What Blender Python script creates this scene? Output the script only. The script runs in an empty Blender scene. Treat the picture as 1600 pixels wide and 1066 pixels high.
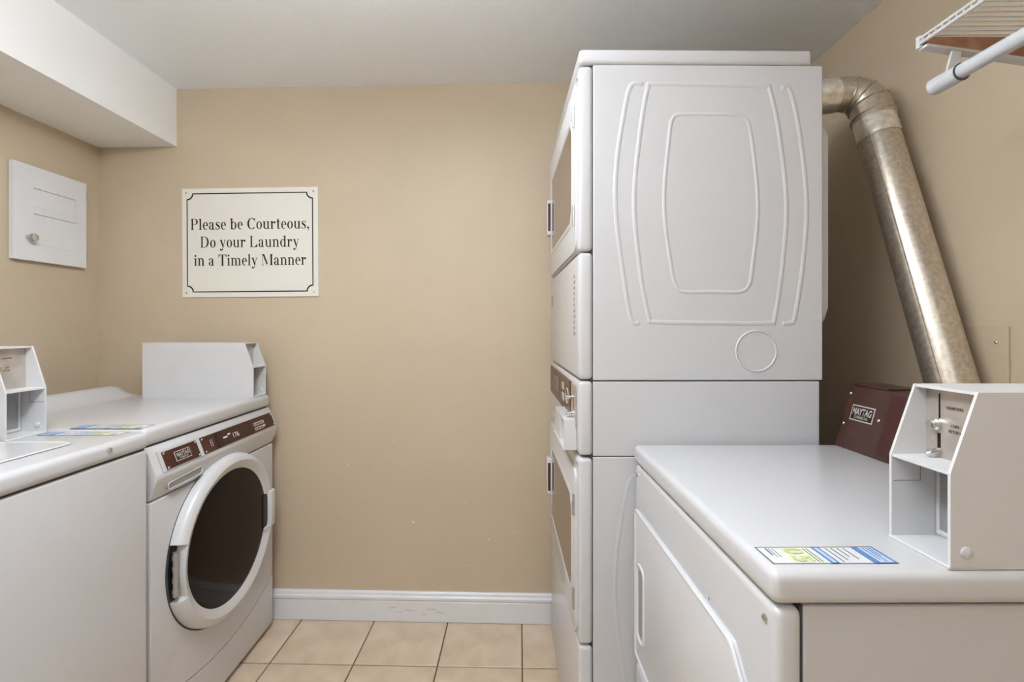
import bpy, bmesh, math, random
from mathutils import Vector, Matrix
R = math.radians
random.seed(4)
scn = bpy.context.scene
C = scn.collection

# ------------------------------------------------------------------ camera, world, exposure
F_PX, PX, PY, CAMH = 720.0, 792.0, 510.0, 1.29
cam_d = bpy.data.cameras.new('camera')
cam_d.sensor_width = 36.0
cam_d.lens = F_PX / 1600 * 36
cam_d.shift_x = (800 - PX) / 1600
cam_d.shift_y = -(533 - PY) / 1600
cam_d.clip_start = 0.02
cam = bpy.data.objects.new('camera', cam_d)
C.objects.link(cam)
cam.location = (0, 0, CAMH)
cam.rotation_euler = (R(90), 0, 0)
scn.camera = cam
world = bpy.data.worlds.new('world')
scn.world = world
world.use_nodes = True
world.node_tree.nodes['Background'].inputs[0].default_value = (0.9, 0.95, 1, 1)
world.node_tree.nodes['Background'].inputs[1].default_value = 0.3
scn.view_settings.view_transform = 'Standard'
scn.view_settings.look = 'None'
scn.view_settings.gamma = 1
scn.view_settings.use_curve_mapping = False
scn.view_settings.exposure = 0.0
LAMP = 28.5         # strength of the ceiling fixtures' diffusers

# ------------------------------------------------------------------ materials
def s2l(c):
    return tuple(((v / 255 + 0.055) / 1.055) ** 2.4 if v > 10 else v / 255 / 12.92 for v in c) + (1,)

def mat(name, col, rough=0.5, metal=0.0, noise=0.0, nscale=20, bump=0.0, bscale=200, coat=0.0, spec=0.5, col2=None, ns_detail=4):
    m = bpy.data.materials.new(name)
    m.use_nodes = True
    nt = m.node_tree
    b = nt.nodes['Principled BSDF']
    c = s2l(col)
    b.inputs['Base Color'].default_value = c
    b.inputs['Roughness'].default_value = rough
    b.inputs['Metallic'].default_value = metal
    b.inputs['Specular IOR Level'].default_value = spec
    b.inputs['Coat Weight'].default_value = coat
    b.inputs['Coat Roughness'].default_value = 0.08
    tc = nt.nodes.new('ShaderNodeTexCoord')
    if noise or col2:
        n = nt.nodes.new('ShaderNodeTexNoise')
        n.inputs['Scale'].default_value = nscale
        n.inputs['Detail'].default_value = ns_detail
        nt.links.new(tc.outputs['Object'], n.inputs['Vector'])
        r = nt.nodes.new('ShaderNodeValToRGB')
        r.color_ramp.elements[0].position = 0.35
        r.color_ramp.elements[1].position = 0.65
        if col2:
            r.color_ramp.elements[0].color = s2l(col2)
            r.color_ramp.elements[1].color = c
        else:
            r.color_ramp.elements[0].color = tuple(v * (1 - noise) for v in c[:3]) + (1,)
            r.color_ramp.elements[1].color = tuple(min(1, v * (1 + noise)) for v in c[:3]) + (1,)
        nt.links.new(n.outputs['Fac'], r.inputs['Fac'])
        nt.links.new(r.outputs['Color'], b.inputs['Base Color'])
    if bump:
        n2 = nt.nodes.new('ShaderNodeTexNoise')
        n2.inputs['Scale'].default_value = bscale
        n2.inputs['Detail'].default_value = 3
        nt.links.new(tc.outputs['Object'], n2.inputs['Vector'])
        bp = nt.nodes.new('ShaderNodeBump')
        bp.inputs['Strength'].default_value = bump
        bp.inputs['Distance'].default_value = 0.002
        nt.links.new(n2.outputs['Fac'], bp.inputs['Height'])
        nt.links.new(bp.outputs['Normal'], b.inputs['Normal'])
    return m

M = {}
M['wall'] = mat('tan_wall_paint', (205, 187, 161), 0.55, noise=0.02, nscale=3, bump=0.25, bscale=260)
M['ceiling'] = mat('white_ceiling_paint', (248, 251, 254), 0.8, bump=0.5, bscale=180)
M['soffit'] = mat('white_soffit_paint', (249, 248, 246), 0.7, bump=0.2, bscale=200)
M['trim'] = mat('white_trim_paint', (236, 236, 238), 0.35, noise=0.02, nscale=8)
M['enamel'] = mat('white_appliance_enamel', (208, 207, 208), 0.28, bump=0.03, bscale=500, coat=0.3)
M['enamel2'] = mat('white_door_plastic', (216, 215, 216), 0.3, coat=0.2)
M['side'] = mat('white_cabinet_side', (207, 206, 207), 0.42, bump=0.05, bscale=600)
M['coin'] = mat('white_coin_box_paint', (217, 216, 216), 0.42, noise=0.015, nscale=12)
M['recess'] = mat('grey_recess', (150, 150, 150), 0.5)
M['seam'] = mat('dark_seam', (70, 70, 72), 0.7)
M['black'] = mat('black_plastic', (12, 12, 12), 0.4)
M['glass'] = mat('brown_tinted_glass', (20, 5, 3), 0.08, spec=0.18)
M['smoke'] = mat('bronze_window_glass', (112, 88, 72), 0.08, spec=0.9)
M['brown'] = mat('brown_control_plastic', (66, 29, 22), 0.3, noise=0.06, nscale=30)
M['brown2'] = mat('brown_control_overlay', (58, 24, 18), 0.25)
M['console'] = mat('brown_console_paint', (72, 45, 38), 0.34, noise=0.12, nscale=40)
M['silver'] = mat('silver_print', (205, 195, 185), 0.4, metal=0.2)
M['chrome'] = mat('chrome', (215, 215, 215), 0.18, metal=1)
M['steel'] = mat('brushed_steel', (196, 186, 176), 0.4, metal=0.55, noise=0.12, nscale=25)
M['galv'] = mat('galvanised_duct', (205, 195, 180), 0.36, metal=0.85, noise=0.14, nscale=90, bump=0.05, bscale=120)
M['foil'] = mat('foil_tape', (242, 236, 226), 0.28, metal=0.75, noise=0.15, nscale=50, bump=1.0, bscale=40)
M['sign'] = mat('cream_sign', (240, 236, 226), 0.4)
M['ink'] = mat('black_ink', (18, 16, 16), 0.5)
M['greyink'] = mat('grey_ink', (120, 118, 118), 0.5)
M['blueink'] = mat('blue_ink', (96, 136, 184), 0.5)
M['paleblue'] = mat('pale_blue_ink', (190, 206, 224), 0.5)
M['green'] = mat('green_ink', (200, 208, 150), 0.5)
M['palegreen'] = mat('pale_green_ink', (224, 226, 206), 0.5)
M['paper'] = mat('sticker_paper', (226, 226, 228), 0.4)
M['tile'] = mat('beige_tile', (226, 206, 182), 0.35, col2=(210, 188, 162), nscale=9, ns_detail=6, bump=0.05, bscale=60)
M['grout'] = mat('brown_grout', (112, 92, 76), 0.9, noise=0.1, nscale=50)
M['wood'] = mat('red_brown_wood', (176, 130, 104), 0.5, col2=(150, 100, 76), nscale=30)
M['wire'] = mat('white_wire_coating', (205, 203, 200), 0.35)
M['rod'] = mat('white_rod_enamel', (198, 200, 202), 0.25, metal=0.0)
M['hinge'] = mat('hinge_metal', (185, 183, 181), 0.4, metal=0.8)
M['scuff'] = mat('brown_scuff', (216, 206, 194), 0.6)
M['chip'] = mat('bare_plaster', (228, 220, 205), 0.8)
M['panelpaint'] = mat('painted_cover', (202, 183, 156), 0.5, noise=0.03, nscale=6)
M['lampframe'] = mat('lamp_frame', (235, 235, 235), 0.5)
def emis(name, col, st):
    m = bpy.data.materials.new(name); m.use_nodes = True
    nt = m.node_tree; nt.nodes.clear()
    e = nt.nodes.new('ShaderNodeEmission'); o = nt.nodes.new('ShaderNodeOutputMaterial')
    e.inputs[0].default_value = col; e.inputs[1].default_value = st
    nt.links.new(e.outputs[0], o.inputs[0])
    return m
M['lamp'] = emis('lamp_diffuser', (0.90, 0.962, 1.03, 1), LAMP)
M['fill_lamp'] = emis('fill_lamp_diffuser', (0.90, 0.962, 1.03, 1), LAMP * .22)  # weak glow for the added fill fixture near the door
M['led'] = emis('led_digit', (1.0, 0.9, 0.85, 1), 0.7)

# ------------------------------------------------------------------ helpers
def tag(o, label, cat=None, group=None, kind=None):
    if label: o['label'] = label
    if cat: o['category'] = cat
    if group: o['group'] = group
    if kind: o['kind'] = kind
    return o

def thing(name, label, cat, loc=(0, 0, 0), rz=0.0, group=None):
    o = bpy.data.objects.new(name, None)
    o.empty_display_size = 0.1
    C.objects.link(o)
    o.location = loc; o.rotation_euler = (0, 0, rz)
    return tag(o, label, cat, group)

def obj(name, bm, material, parent=None, smooth=False, label=None, loc=None):
    bmesh.ops.recalc_face_normals(bm, faces=bm.faces[:])
    me = bpy.data.meshes.new(name)
    bm.to_mesh(me); bm.free()
    me.materials.append(M[material] if isinstance(material, str) else material)
    if smooth:
        for p in me.polygons: p.use_smooth = True
        if hasattr(me, 'set_sharp_from_angle'): me.set_sharp_from_angle(angle=R(40))
    o = bpy.data.objects.new(name, me)
    C.objects.link(o)
    if parent: o.parent = parent
    if label: o['label'] = label
    if loc: o.location = loc
    return o

def struct(name, bm, material, smooth=False):
    o = obj(name, bm, material, None, smooth); o['kind'] = 'structure'
    return o

def NB(): return bmesh.new()

def rbox(bm, x0, x1, y0, y1, z0, z1, r=0.0, seg=2):
    if x0 > x1: x0, x1 = x1, x0
    if y0 > y1: y0, y1 = y1, y0
    if z0 > z1: z0, z1 = z1, z0
    ret = bmesh.ops.create_cube(bm, size=1)
    vs = ret['verts']
    for v in vs:
        v.co = Vector((x0 + (v.co.x + .5) * (x1 - x0), y0 + (v.co.y + .5) * (y1 - y0), z0 + (v.co.z + .5) * (z1 - z0)))
    if r > 0:
        r = min(r, .49 * min(x1 - x0, y1 - y0, z1 - z0))
        es = list({e for v in vs for e in v.link_edges})
        bmesh.ops.bevel(bm, geom=es, offset=r, segments=seg, profile=0.5, affect='EDGES')
    return bm

def prism(bm, pts, axis, a, b, r=0.0, seg=2):
    """extrude a 2-D polygon; axis 'y': pts are (x,z); 'x': (y,z); 'z': (x,y)"""
    def co(p, t):
        if axis == 'y': return Vector((p[0], t, p[1]))
        if axis == 'x': return Vector((t, p[0], p[1]))
        return Vector((p[0], p[1], t))
    va = [bm.verts.new(co(p, a)) for p in pts]
    vb = [bm.verts.new(co(p, b)) for p in pts]
    bm.faces.new(va); bm.faces.new(vb[::-1])
    n = len(pts)
    for i in range(n):
        bm.faces.new((va[i], vb[i], vb[(i + 1) % n], va[(i + 1) % n]))
    if r > 0:
        es = list({e for v in va + vb for e in v.link_edges})
        bmesh.ops.bevel(bm, geom=es, offset=r, segments=seg, profile=0.5, affect='EDGES')
    return bm

def frame_for(d):
    d = d.normalized()
    a = Vector((0, 0, 1)) if abs(d.z) < .9 else Vector((1, 0, 0))
    u = d.cross(a).normalized(); v = d.cross(u).normalized()
    return u, v

def tube(bm, pts, rad, seg=12, caps=True):
    pts = [Vector(p) for p in pts]
    n = len(pts)
    rads = rad if isinstance(rad, (list, tuple)) else [rad] * n
    rings = []
    u = None
    for i, p in enumerate(pts):
        d = (pts[min(i + 1, n - 1)] - pts[max(i - 1, 0)]).normalized()
        if u is None: u, v = frame_for(d)
        else:
            u = (u - d * u.dot(d)).normalized(); v = d.cross(u).normalized()
        rings.append([bm.verts.new(p + (u * math.cos(2 * math.pi * k / seg) + v * math.sin(2 * math.pi * k / seg)) * rads[i]) for k in range(seg)])
    for a, b in zip(rings, rings[1:]):
        for k in range(seg):
            bm.faces.new((a[k], a[(k + 1) % seg], b[(k + 1) % seg], b[k]))
    if caps:
        bm.faces.new(rings[0][::-1]); bm.faces.new(rings[-1])
    return bm

def lathe_x(bm, prof, cy, cz, seg=64, a0=0.0, a1=360.0):
    """revolve (radius, x) profile about the x axis through (cy, cz); angle 0 points to -y"""
    full = abs(a1 - a0) >= 359.9
    n = seg if full else seg + 1
    rings = []
    for k in range(n):
        a = R(a0 + (a1 - a0) * k / seg)
        rings.append([bm.verts.new((x, cy - math.cos(a) * r, cz + math.sin(a) * r)) for r, x in prof])
    for k in range(seg):
        A, B = rings[k], rings[(k + 1) % n]
        for i in range(len(prof) - 1):
            if prof[i][0] < 1e-6 and prof[i + 1][0] < 1e-6: continue
            try: bm.faces.new((A[i], A[i + 1], B[i + 1], B[i]))
            except ValueError: pass
    if not full:
        bm.faces.new(rings[0]); bm.faces.new(rings[-1][::-1])
    bmesh.ops.remove_doubles(bm, verts=bm.verts[:], dist=1e-6)
    return bm

def screw_mesh():
    bm = NB()
    return lathe_x(bm, [(.0058, .0), (.0055, -.002), (.0035, -.0036), (0, -.004)], 0, 0, 12)

def add_screw(parent, x, y, z, rz=0.0, s=1.0, ry=0.0):
    o = obj('screw', screw_mesh(), 'chrome', parent, True)
    o.location = (x, y, z); o.rotation_euler = (0, ry, rz); o.scale = (s, s, s)
    return o

def text_bm(s, size, w=None, bold=.0):
    """flat text mesh in the xy plane from Blender's built-in font, scaled to width w, cap height size"""
    cu = bpy.data.curves.new('lettering', 'FONT')
    cu.body = s; cu.align_x = 'LEFT'; cu.size = 1; cu.fill_mode = 'FRONT'; cu.resolution_u = 3; cu.offset = bold
    o = bpy.data.objects.new('lettering', cu); C.objects.link(o)
    dg = bpy.context.evaluated_depsgraph_get()
    me = bpy.data.meshes.new_from_object(o.evaluated_get(dg))
    bpy.data.objects.remove(o); bpy.data.curves.remove(cu)
    bm = NB(); bm.from_mesh(me); bpy.data.meshes.remove(me)
    x0 = min(v.co.x for v in bm.verts); x1 = max(v.co.x for v in bm.verts)
    y0 = min(v.co.y for v in bm.verts); y1 = max(v.co.y for v in bm.verts)
    sy = size / (y1 - y0); sx = (w / (x1 - x0)) if w else sy
    for v in bm.verts:
        v.co.x = (v.co.x - (x0 + x1) / 2) * sx
        v.co.y = (v.co.y - (y0 + y1) / 2) * sy
    return bm

def place(bm, origin, ex, ey):
    o, ex, ey = Vector(origin), Vector(ex).normalized(), Vector(ey).normalized()
    for v in bm.verts:
        v.co = o + ex * v.co.x + ey * v.co.y
    return bm

def quad(bm, origin, ex, ey, u0, u1, v0, v1, th=0.0006):
    """thin plate in a local frame, lifted by th along the normal"""
    o, ex, ey = Vector(origin), Vector(ex).normalized(), Vector(ey).normalized()
    n = ex.cross(ey)
    lo = [bm.verts.new(o + ex * a + ey * b) for a, b in ((u0, v0), (u1, v0), (u1, v1), (u0, v1))]
    hi = [bm.verts.new(v.co + n * th) for v in lo]
    bm.faces.new(lo[::-1]); bm.faces.new(hi)
    for i in range(4): bm.faces.new((lo[i], lo[(i + 1) % 4], hi[(i + 1) % 4], hi[i]))
    return bm

def bead(bm, pts, w, h, closed, to3):
    """raised bead of width w and height h along a 2-D path; to3 maps (a, b, height) to 3-D"""
    n = len(pts)
    prof = [(-.5, 0), (-.3, .7), (0, 1), (.3, .7), (.5, 0)]
    rings = []
    for i in range(n):
        if closed: p0, p1 = pts[i - 1], pts[(i + 1) % n]
        else: p0, p1 = pts[max(i - 1, 0)], pts[min(i + 1, n - 1)]
        dx, dy = p1[0] - p0[0], p1[1] - p0[1]
        L = math.hypot(dx, dy) or 1
        nx, ny = -dy / L, dx / L
        taper = 1 if closed or 0 < i < n - 1 else 0.05
        rings.append([bm.verts.new(to3(pts[i][0] + nx * w * a * taper, pts[i][1] + ny * w * a * taper, h * b * taper)) for a, b in prof])
    for i in range(n if closed else n - 1):
        A, B = rings[i], rings[(i + 1) % n]
        for k in range(len(prof) - 1):
            bm.faces.new((A[k], A[k + 1], B[k + 1], B[k]))
    return bm

def smooth_path(pts, closed, sub=6):
    out = []
    n = len(pts)
    rng = range(n if closed else n - 1)
    for i in rng:
        g = lambda k: Vector(pts[k % n]) if closed else Vector(pts[max(0, min(n - 1, k))])
        p0, p1, p2, p3 = g(i - 1), g(i), g(i + 1), g(i + 2)
        for s in range(sub):
            t = s / sub
            out.append(tuple(.5 * ((2 * p1) + (p2 - p0) * t + (2 * p0 - 5 * p1 + 4 * p2 - p3) * t * t + (3 * p1 - p0 - 3 * p2 + p3) * t ** 3)))
    if not closed: out.append(tuple(pts[-1]))
    return out

def round_poly(pts, rad, seg=4):
    out = []
    n = len(pts)
    for i in range(n):
        p = Vector(pts[i]); a = Vector(pts[i - 1]) - p; b = Vector(pts[(i + 1) % n]) - p
        r = min(rad, a.length * .45, b.length * .45)
        A = p + a.normalized() * r; B = p + b.normalized() * r
        for k in range(seg + 1):
            t = k / seg
            out.append(tuple((1 - t) ** 2 * A + 2 * t * (1 - t) * p + t * t * B))
    return out

# ------------------------------------------------------------------ room shell
XL, XR, YN, H = -1.831, 1.227, -1.35, 2.3485
BA, BB = 2.0115, 0.03                 # back wall line: y = BA - BB*x
def yb(x): return BA - BB * x
FT = 0.12
floor = struct('floor', prism(NB(), [(XL - FT, YN - FT), (XR + FT, YN - FT), (XR + FT, yb(XR) + FT), (XL - FT, yb(XL) + FT)], 'z', -0.10, -0.004), 'grout')

def clip(poly, a, b, c):            # keep a*x+b*y<=c
    out = []
    for i in range(len(poly)):
        p, q = poly[i], poly[(i + 1) % len(poly)]
        dp, dq = a * p[0] + b * p[1] - c, a * q[0] + b * q[1] - c
        if dp <= 0: out.append(p)
        if dp * dq < 0:
            t = dp / (dp - dq)
            out.append((p[0] + (q[0] - p[0]) * t, p[1] + (q[1] - p[1]) * t))
    return out

T = 0.3225; GJ = 0.0026
th = -math.atan(0.026)
ex, ey = Vector((math.cos(th), math.sin(th))), Vector((-math.sin(th), math.cos(th)))
org = Vector((-0.264, 1.7485))
for i in range(-6, 7):
    for j in range(-11, 2):
        q = [(i * T + GJ, j * T + GJ), ((i + 1) * T - GJ, j * T + GJ), ((i + 1) * T - GJ, (j + 1) * T - GJ), (i * T + GJ, (j + 1) * T - GJ)]
        pl = [tuple(org + ex * a + ey * b) for a, b in q]
        for ln in ((1, 0, XR - .001), (-1, 0, -XL - .001), (0, -1, -YN - .001), (BB, 1, BA - .001)):
            if pl: pl = clip(pl, *ln)
        if len(pl) < 3: continue
        area = abs(sum(pl[k][0] * pl[(k + 1) % len(pl)][1] - pl[(k + 1) % len(pl)][0] * pl[k][1] for k in range(len(pl)))) / 2
        if area < .002: continue
        c = sum((Vector(p) for p in pl), Vector((0, 0))) / len(pl)
        bm = NB()
        lo = [bm.verts.new((p[0] - c.x, p[1] - c.y, -.006)) for p in pl]
        mi = [bm.verts.new((p[0] - c.x, p[1] - c.y, -.0015)) for p in pl]
        hi = [bm.verts.new(((p[0] - c.x) * .988, (p[1] - c.y) * .988, 0)) for p in pl]
        n = len(pl)
        bm.faces.new(hi); bm.faces.new(lo[::-1])
        for k in range(n):
            bm.faces.new((lo[k], lo[(k + 1) % n], mi[(k + 1) % n], mi[k]))
            bm.faces.new((mi[k], mi[(k + 1) % n], hi[(k + 1) % n], hi[k]))
        obj('tile', bm, 'tile', floor, loc=(c.x, c.y, random.uniform(-.0006, 0)))

struct('ceiling', prism(NB(), [(XL - FT, YN - FT), (XR + FT, YN - FT), (XR + FT, yb(XR) + FT), (XL - FT, yb(XL) + FT)], 'z', H, H + .1), 'ceiling')
wall_back = struct('wall_back', prism(NB(), [(XL - FT, yb(XL - FT)), (XR + FT, yb(XR + FT)), (XR + FT, yb(XR) + FT), (XL - FT, yb(XL) + FT)], 'z', 0, H), 'wall')
wall_left = struct('wall_left', prism(NB(), [(XL - FT, YN), (XL, YN), (XL, yb(XL)), (XL - FT, yb(XL - FT))], 'z', 0, H), 'wall')
wall_right = struct('wall_right', prism(NB(), [(XR, YN), (XR + FT, YN), (XR + FT, yb(XR + FT)), (XR, yb(XR))], 'z', 0, H), 'wall')
bm = NB()
rbox(bm, XL - FT, -.95, YN - FT, YN, 0, H); rbox(bm, -.05, XR + FT, YN - FT, YN, 0, H); rbox(bm, -.95, -.05, YN - FT, YN, 2.05, H)
struct('wall_front', bm, 'wall')
# plaster soffit along the left wall
SX, SZ = -1.473, 2.092
struct('ceiling_soffit', prism(NB(), [(XL, YN), (SX, YN), (SX, yb(SX)), (XL, yb(XL))], 'z', SZ, H), 'soffit')
# door behind the camera
d = struct('door_1', rbox(NB(), -.94, -.06, YN - .07, YN - .03, .01, 2.04, .004), 'trim')
hb = NB(); lathe_x(hb, [(.0, -.06), (.022, -.055), (.028, -.04), (.02, -.02), (.012, -.015), (.012, 0), (.03, 0), (.03, .006), (0, .006)], 0, 0, 20)
k = obj('door_handle', hb, 'chrome', d, True); k.location = (-.87, YN - .036, 1.0); k.rotation_euler = (0, 0, R(-90))

# baseboards with a moulded profile (thickness, height)
BP = [(0, .002), (.016, .002), (.016, .088), (.0125, .092), (.019, .097), (.019, .108), (.013, .114), (.011, .123), (.006, .128), (0, .128)]
def baseboard(name, p0, p1, nrm):
    bm = NB()
    p0, p1, nrm = Vector(p0 + (0,)), Vector(p1 + (0,)), Vector(nrm + (0,)).normalized()
    A = [bm.verts.new(p0 + nrm * t + Vector((0, 0, z))) for t, z in BP]
    B = [bm.verts.new(p1 + nrm * t + Vector((0, 0, z))) for t, z in BP]
    bm.faces.new(A); bm.faces.new(B[::-1])
    for i in range(len(BP)):
        j = (i + 1) % len(BP)
        bm.faces.new((A[i], A[j], B[j], B[i]))
    return struct(name, bm, 'trim')
bb = baseboard('baseboard_back', (XL, yb(XL)), (XR, yb(XR)), (-BB, -1))
baseboard('baseboard_left', (XL, YN), (XL, yb(XL) - .02), (1, 0))
baseboard('baseboard_right', (XR, YN), (XR, yb(XR) - .02), (-1, 0))

for x, z, w in ((-.50, .062, .012), (-.42, .052, .018), (-.33, .058, .022), (-.29, .044, .014), (-.36, .036, .012), (-.22, .066, .008), (-.47, .044, .010)):
    o = obj('scuff_mark', rbox(NB(), -w, w, -.0003, 0, -.0022, .0022), 'scuff', bb, loc=(x, yb(x) - .0163, z))
    o.rotation_euler = (0, random.uniform(-.2, .2), -math.atan(BB))

# little chips knocked out of the wall paint
for x, z, s in [(-.18, .52, .006), (-.08, .36, .008), (-.41, .43, .009), (-.70, .68, .005), (.03, .39, .005), (-.72, .47, .004), (-.16, .245, .005), (-.28, .62, .004), (-.5, .78, .004)]:
    bm = NB()
    pts = [(math.cos(a) * s * random.uniform(.3, 1), math.sin(a) * s * random.uniform(.3, .8)) for a in [R(60 * k) for k in range(6)]]
    prism(bm, pts, 'y', -.0006, .0004)
    obj('paint_chip', bm, 'chip', wall_back, loc=(x, yb(x), z))

# ------------------------------------------------------------------ ceiling fixtures (behind and above the camera), the rear one added as fill
def fixture(x, y, label, lm):
    t = thing('ceiling_light', label, 'light', (x, y, H), group='wraparound ceiling lights')
    obj('ceiling_plate', rbox(NB(), -.06, .06, -.40, .40, -.02, 0, .004), 'lampframe', t)
    for y in (-.25, .25):
        obj('stem', tube(NB(), [(0, y, -.095), (0, y, -.018)], .012, 12), 'lampframe', t, True)
    obj('diffuser', rbox(NB(), -.12, .12, -.46, .46, -.19, -.09, .03, 4), lm, t, True)
fixture(-.46, .54, 'long hanging wraparound ceiling light above the middle of the room', 'lamp')
fixture(-.10, -.80, 'added dim fill light near the door, shaped as a long wraparound fixture', 'fill_lamp')  # added unseen lamp, lifts the near machine faces turned to the camera

# ------------------------------------------------------------------ coin box (part of a machine), local frame: x into the machine, y = -v
def coin_box(parent, u0, v0, z0, w=.094, length=.45, hgt=.227, plate_text=True, label=None):
    ya, ybk = -v0, -(v0 + w)               # left and right side planes
    zt, zs = z0 + hgt, z0 + .123
    prof = [(u0, z0), (u0, zs), (u0 + .036, zt), (u0 + length, zt), (u0 + length, z0)]
    t = .004
    bm = NB()
    prism(bm, prof, 'y', ya, ya - t); prism(bm, prof, 'y', ybk, ybk + t)
    rbox(bm, u0 + .036, u0 + length, ybk + t, ya - t, zt - t, zt)
    rbox(bm, u0 + length - t, u0 + length, ybk + t, ya - t, z0, zt - t)
    # body behind the recessed front
    rbox(bm, u0 + .075, u0 + length - t, ybk + t, ya - t, z0 + .004, zt - t)
    box = obj('coin_box', bm, 'coin', parent, label=label)
    obj('base_plate', rbox(NB(), u0 - .002, u0 + .075, ybk, ya, z0, z0 + .004, .0015), 'coin', box)
    obj('divider_shelf', rbox(NB(), u0 + .001, u0 + .075, ybk + t, ya - t, zs - .003, zs + .001), 'coin', box)
    # upper coin mechanism plate
    px = u0 + .052
    pb = NB(); rbox(pb, px, px + .023, ybk + t, ya - t, zs + .001, zt - t)
    plate = obj('coin_plate', pb, 'steel', box)
    mv = (ya + ybk) / 2 + .018
    obj('coin_slot', rbox(NB(), px - .0006, px + .004, mv + .0035, mv + .0055, zt - .047, zt - .011), 'black', box)
    kb = NB(); lathe_x(kb, [(.009, px), (.009, px - .004), (.006, px - .006), (.006, px - .011), (0, px - .012)], mv + .009, zt - .056, 16)
    obj('lock', kb, 'chrome', box, True)
    obj('return_slot', rbox(NB(), px - .0006, px + .004, mv + .003, mv + .0075, zt - .096, zt - .068), 'black', box)
    lv = NB(); tube(lv, [(px, mv + .005, zt - .092), (px - .012, mv + .006, zt - .096), (px - .016, mv + .007, zt - .099)], [.004, .005, .004], 10)
    obj('return_lever', lv, 'chrome', box, True)
    for s, z, sz, ww in (('QUARTERS', zt - .030, .005, .024), ('COIN', zt - .054, .004, .011), ('RETURN', zt - .062, .004, .017)):
        b = place(text_bm(s, sz, ww, bold=.012), (px - .0005, mv - .018, z), (0, -1, 0), (0, 0, 1))
        obj('lettering', b, 'ink', box)
    # lower coin vault: framed opening in the back plate, notched side panels
    f = u0 + .068
    obj('vault_plate', rbox(NB(), f, f + .007, ybk + t, ya - t, z0 + .004, zs - .003), 'coin', box)
    obj('vault_drawer', rbox(NB(), f - .0012, f - .0002, ybk + t + .006, ya - t - .006, z0 + .014, zs - .006), 'recess', box)
    fr = NB()
    for a, b, c, d_ in ((ya - t - .0015, ya - t - .006, z0 + .008, zs - .003), (ybk + t + .0015, ybk + t + .006, z0 + .008, zs - .003), (ybk + t + .006, ya - t - .006, z0 + .008, z0 + .014)):
        rbox(fr, f - .003, f + .001, a, b, c, d_)
    obj('vault_frame', fr, 'enamel2', box)
    for yy, sg in ((ya - t, -1), (ybk + t, 1)):
        nb = NB(); rbox(nb, u0 + .042, u0 + .0432, yy, yy + sg * .0004, z0 + .085, zs - .004); rbox(nb, u0 + .003, u0 + .0432, yy, yy + sg * .0004, z0 + .084, z0 + .0852)
        obj('panel_notch', nb, 'recess', box)
    side_plug(box, u0 + .02, ybk, z0 + .022, 1)
    side_plug(box, u0 + .02, ybk + t, z0 + .022, -1)
    return box

def side_plug(parent, x, y, z, sgn):
    bm = NB(); lathe_x(bm, [(.0075, 0), (.0072, -.002), (.004, -.0032), (0, -.0035)], 0, 0, 16)
    o = obj('plug', bm, 'enamel2', parent, True)
    o.location = (x, y, z); o.rotation_euler = (0, 0, R(90) * sgn)

def sticker(parent, u0, u1, v0, v1, z):
    """instruction sticker lying on a lid; reads from the front of the machine"""
    O, EX, EY = (u0, -v0, z), (0, -1, 0), (1, 0, 0)        # right, up for someone at the front
    W, L = v1 - v0, u1 - u0
    s = obj('instruction_sticker', quad(NB(), O, EX, EY, 0, W, 0, L, .0003), 'paper', parent, label='blue, white and green instruction sticker')
    def strip(m, a, b, c, d_, hgt=.0007, nm='print'):
        o = obj(nm, quad(NB(), O, EX, EY, W * a, W * b, L * c, L * d_, hgt), m, s)
    strip('greyink', 0, 1, 0, .012); strip('greyink', 0, .03, 0, 1); strip('greyink', .97, 1, 0, 1)
    strip('palegreen', .05, .95, .17, .45, .0005)
    strip('blueink', 0, 1, .47, .54); strip('paleblue', .06, .94, .49, .52, .001)
    strip('blueink', 0, 1, .81, 1); strip('paleblue', .05, .95, .865, .975, .001)
    for k in range(4):
        strip('greyink', .1, [.9, .8, .6, .75][k], .58 + .05 * k, .59 + .05 * k)
    for k, a in enumerate((.89, .92, .945)):
        strip('blueink', .12, [.8, .9, .6][k], a, a + .010, .0013)
    for k in range(2):
        strip('greyink', .12, .9, .385 + .028 * k, .393 + .028 * k, .0009)
    strip('greyink', .1, .5, .07, .085); strip('greyink', .1, .62, .1, .106); strip('greyink', .1, .6, .13, .136)
    for ch, k in (('0', .27), ('5', .72)):
        o = Vector(O) + Vector((0, -1, 0)) * W * k + Vector((1, 0, 0)) * L * .285 + Vector((0, 0, .0012))
        obj('lettering', place(text_bm(ch, L * .16, W * .36, .03), o, EX, EY), 'green', s)
    return s

def brand_badge(parent, O, EX, EY, w, h):
    """framed name badge, O is its centre, EX right and EY up on the surface"""
    O, EX, EY = Vector(O), Vector(EX).normalized(), Vector(EY).normalized()
    n = EX.cross(EY)
    bk = obj('badge', quad(NB(), O, EX, EY, -w / 2, w / 2, -h / 2, h / 2, .001), 'silver', parent, label='silver-framed name badge')
    obj('badge_field', quad(NB(), O + n * .0008, EX, EY, -w * .46, w * .46, -h * .42, h * .42, .0006), 'ink', bk)
    obj('lettering', place(text_bm('MAYTAG', h * .46, w * .82, .03), O + n * .0018 + EY * h * .1, EX, EY), 'silver', bk)
    obj('lettering', place(text_bm('COMMERCIAL', h * .16, w * .62, .02), O + n * .0018 - EY * h * .26, EX, EY), 'silver', bk)

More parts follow.
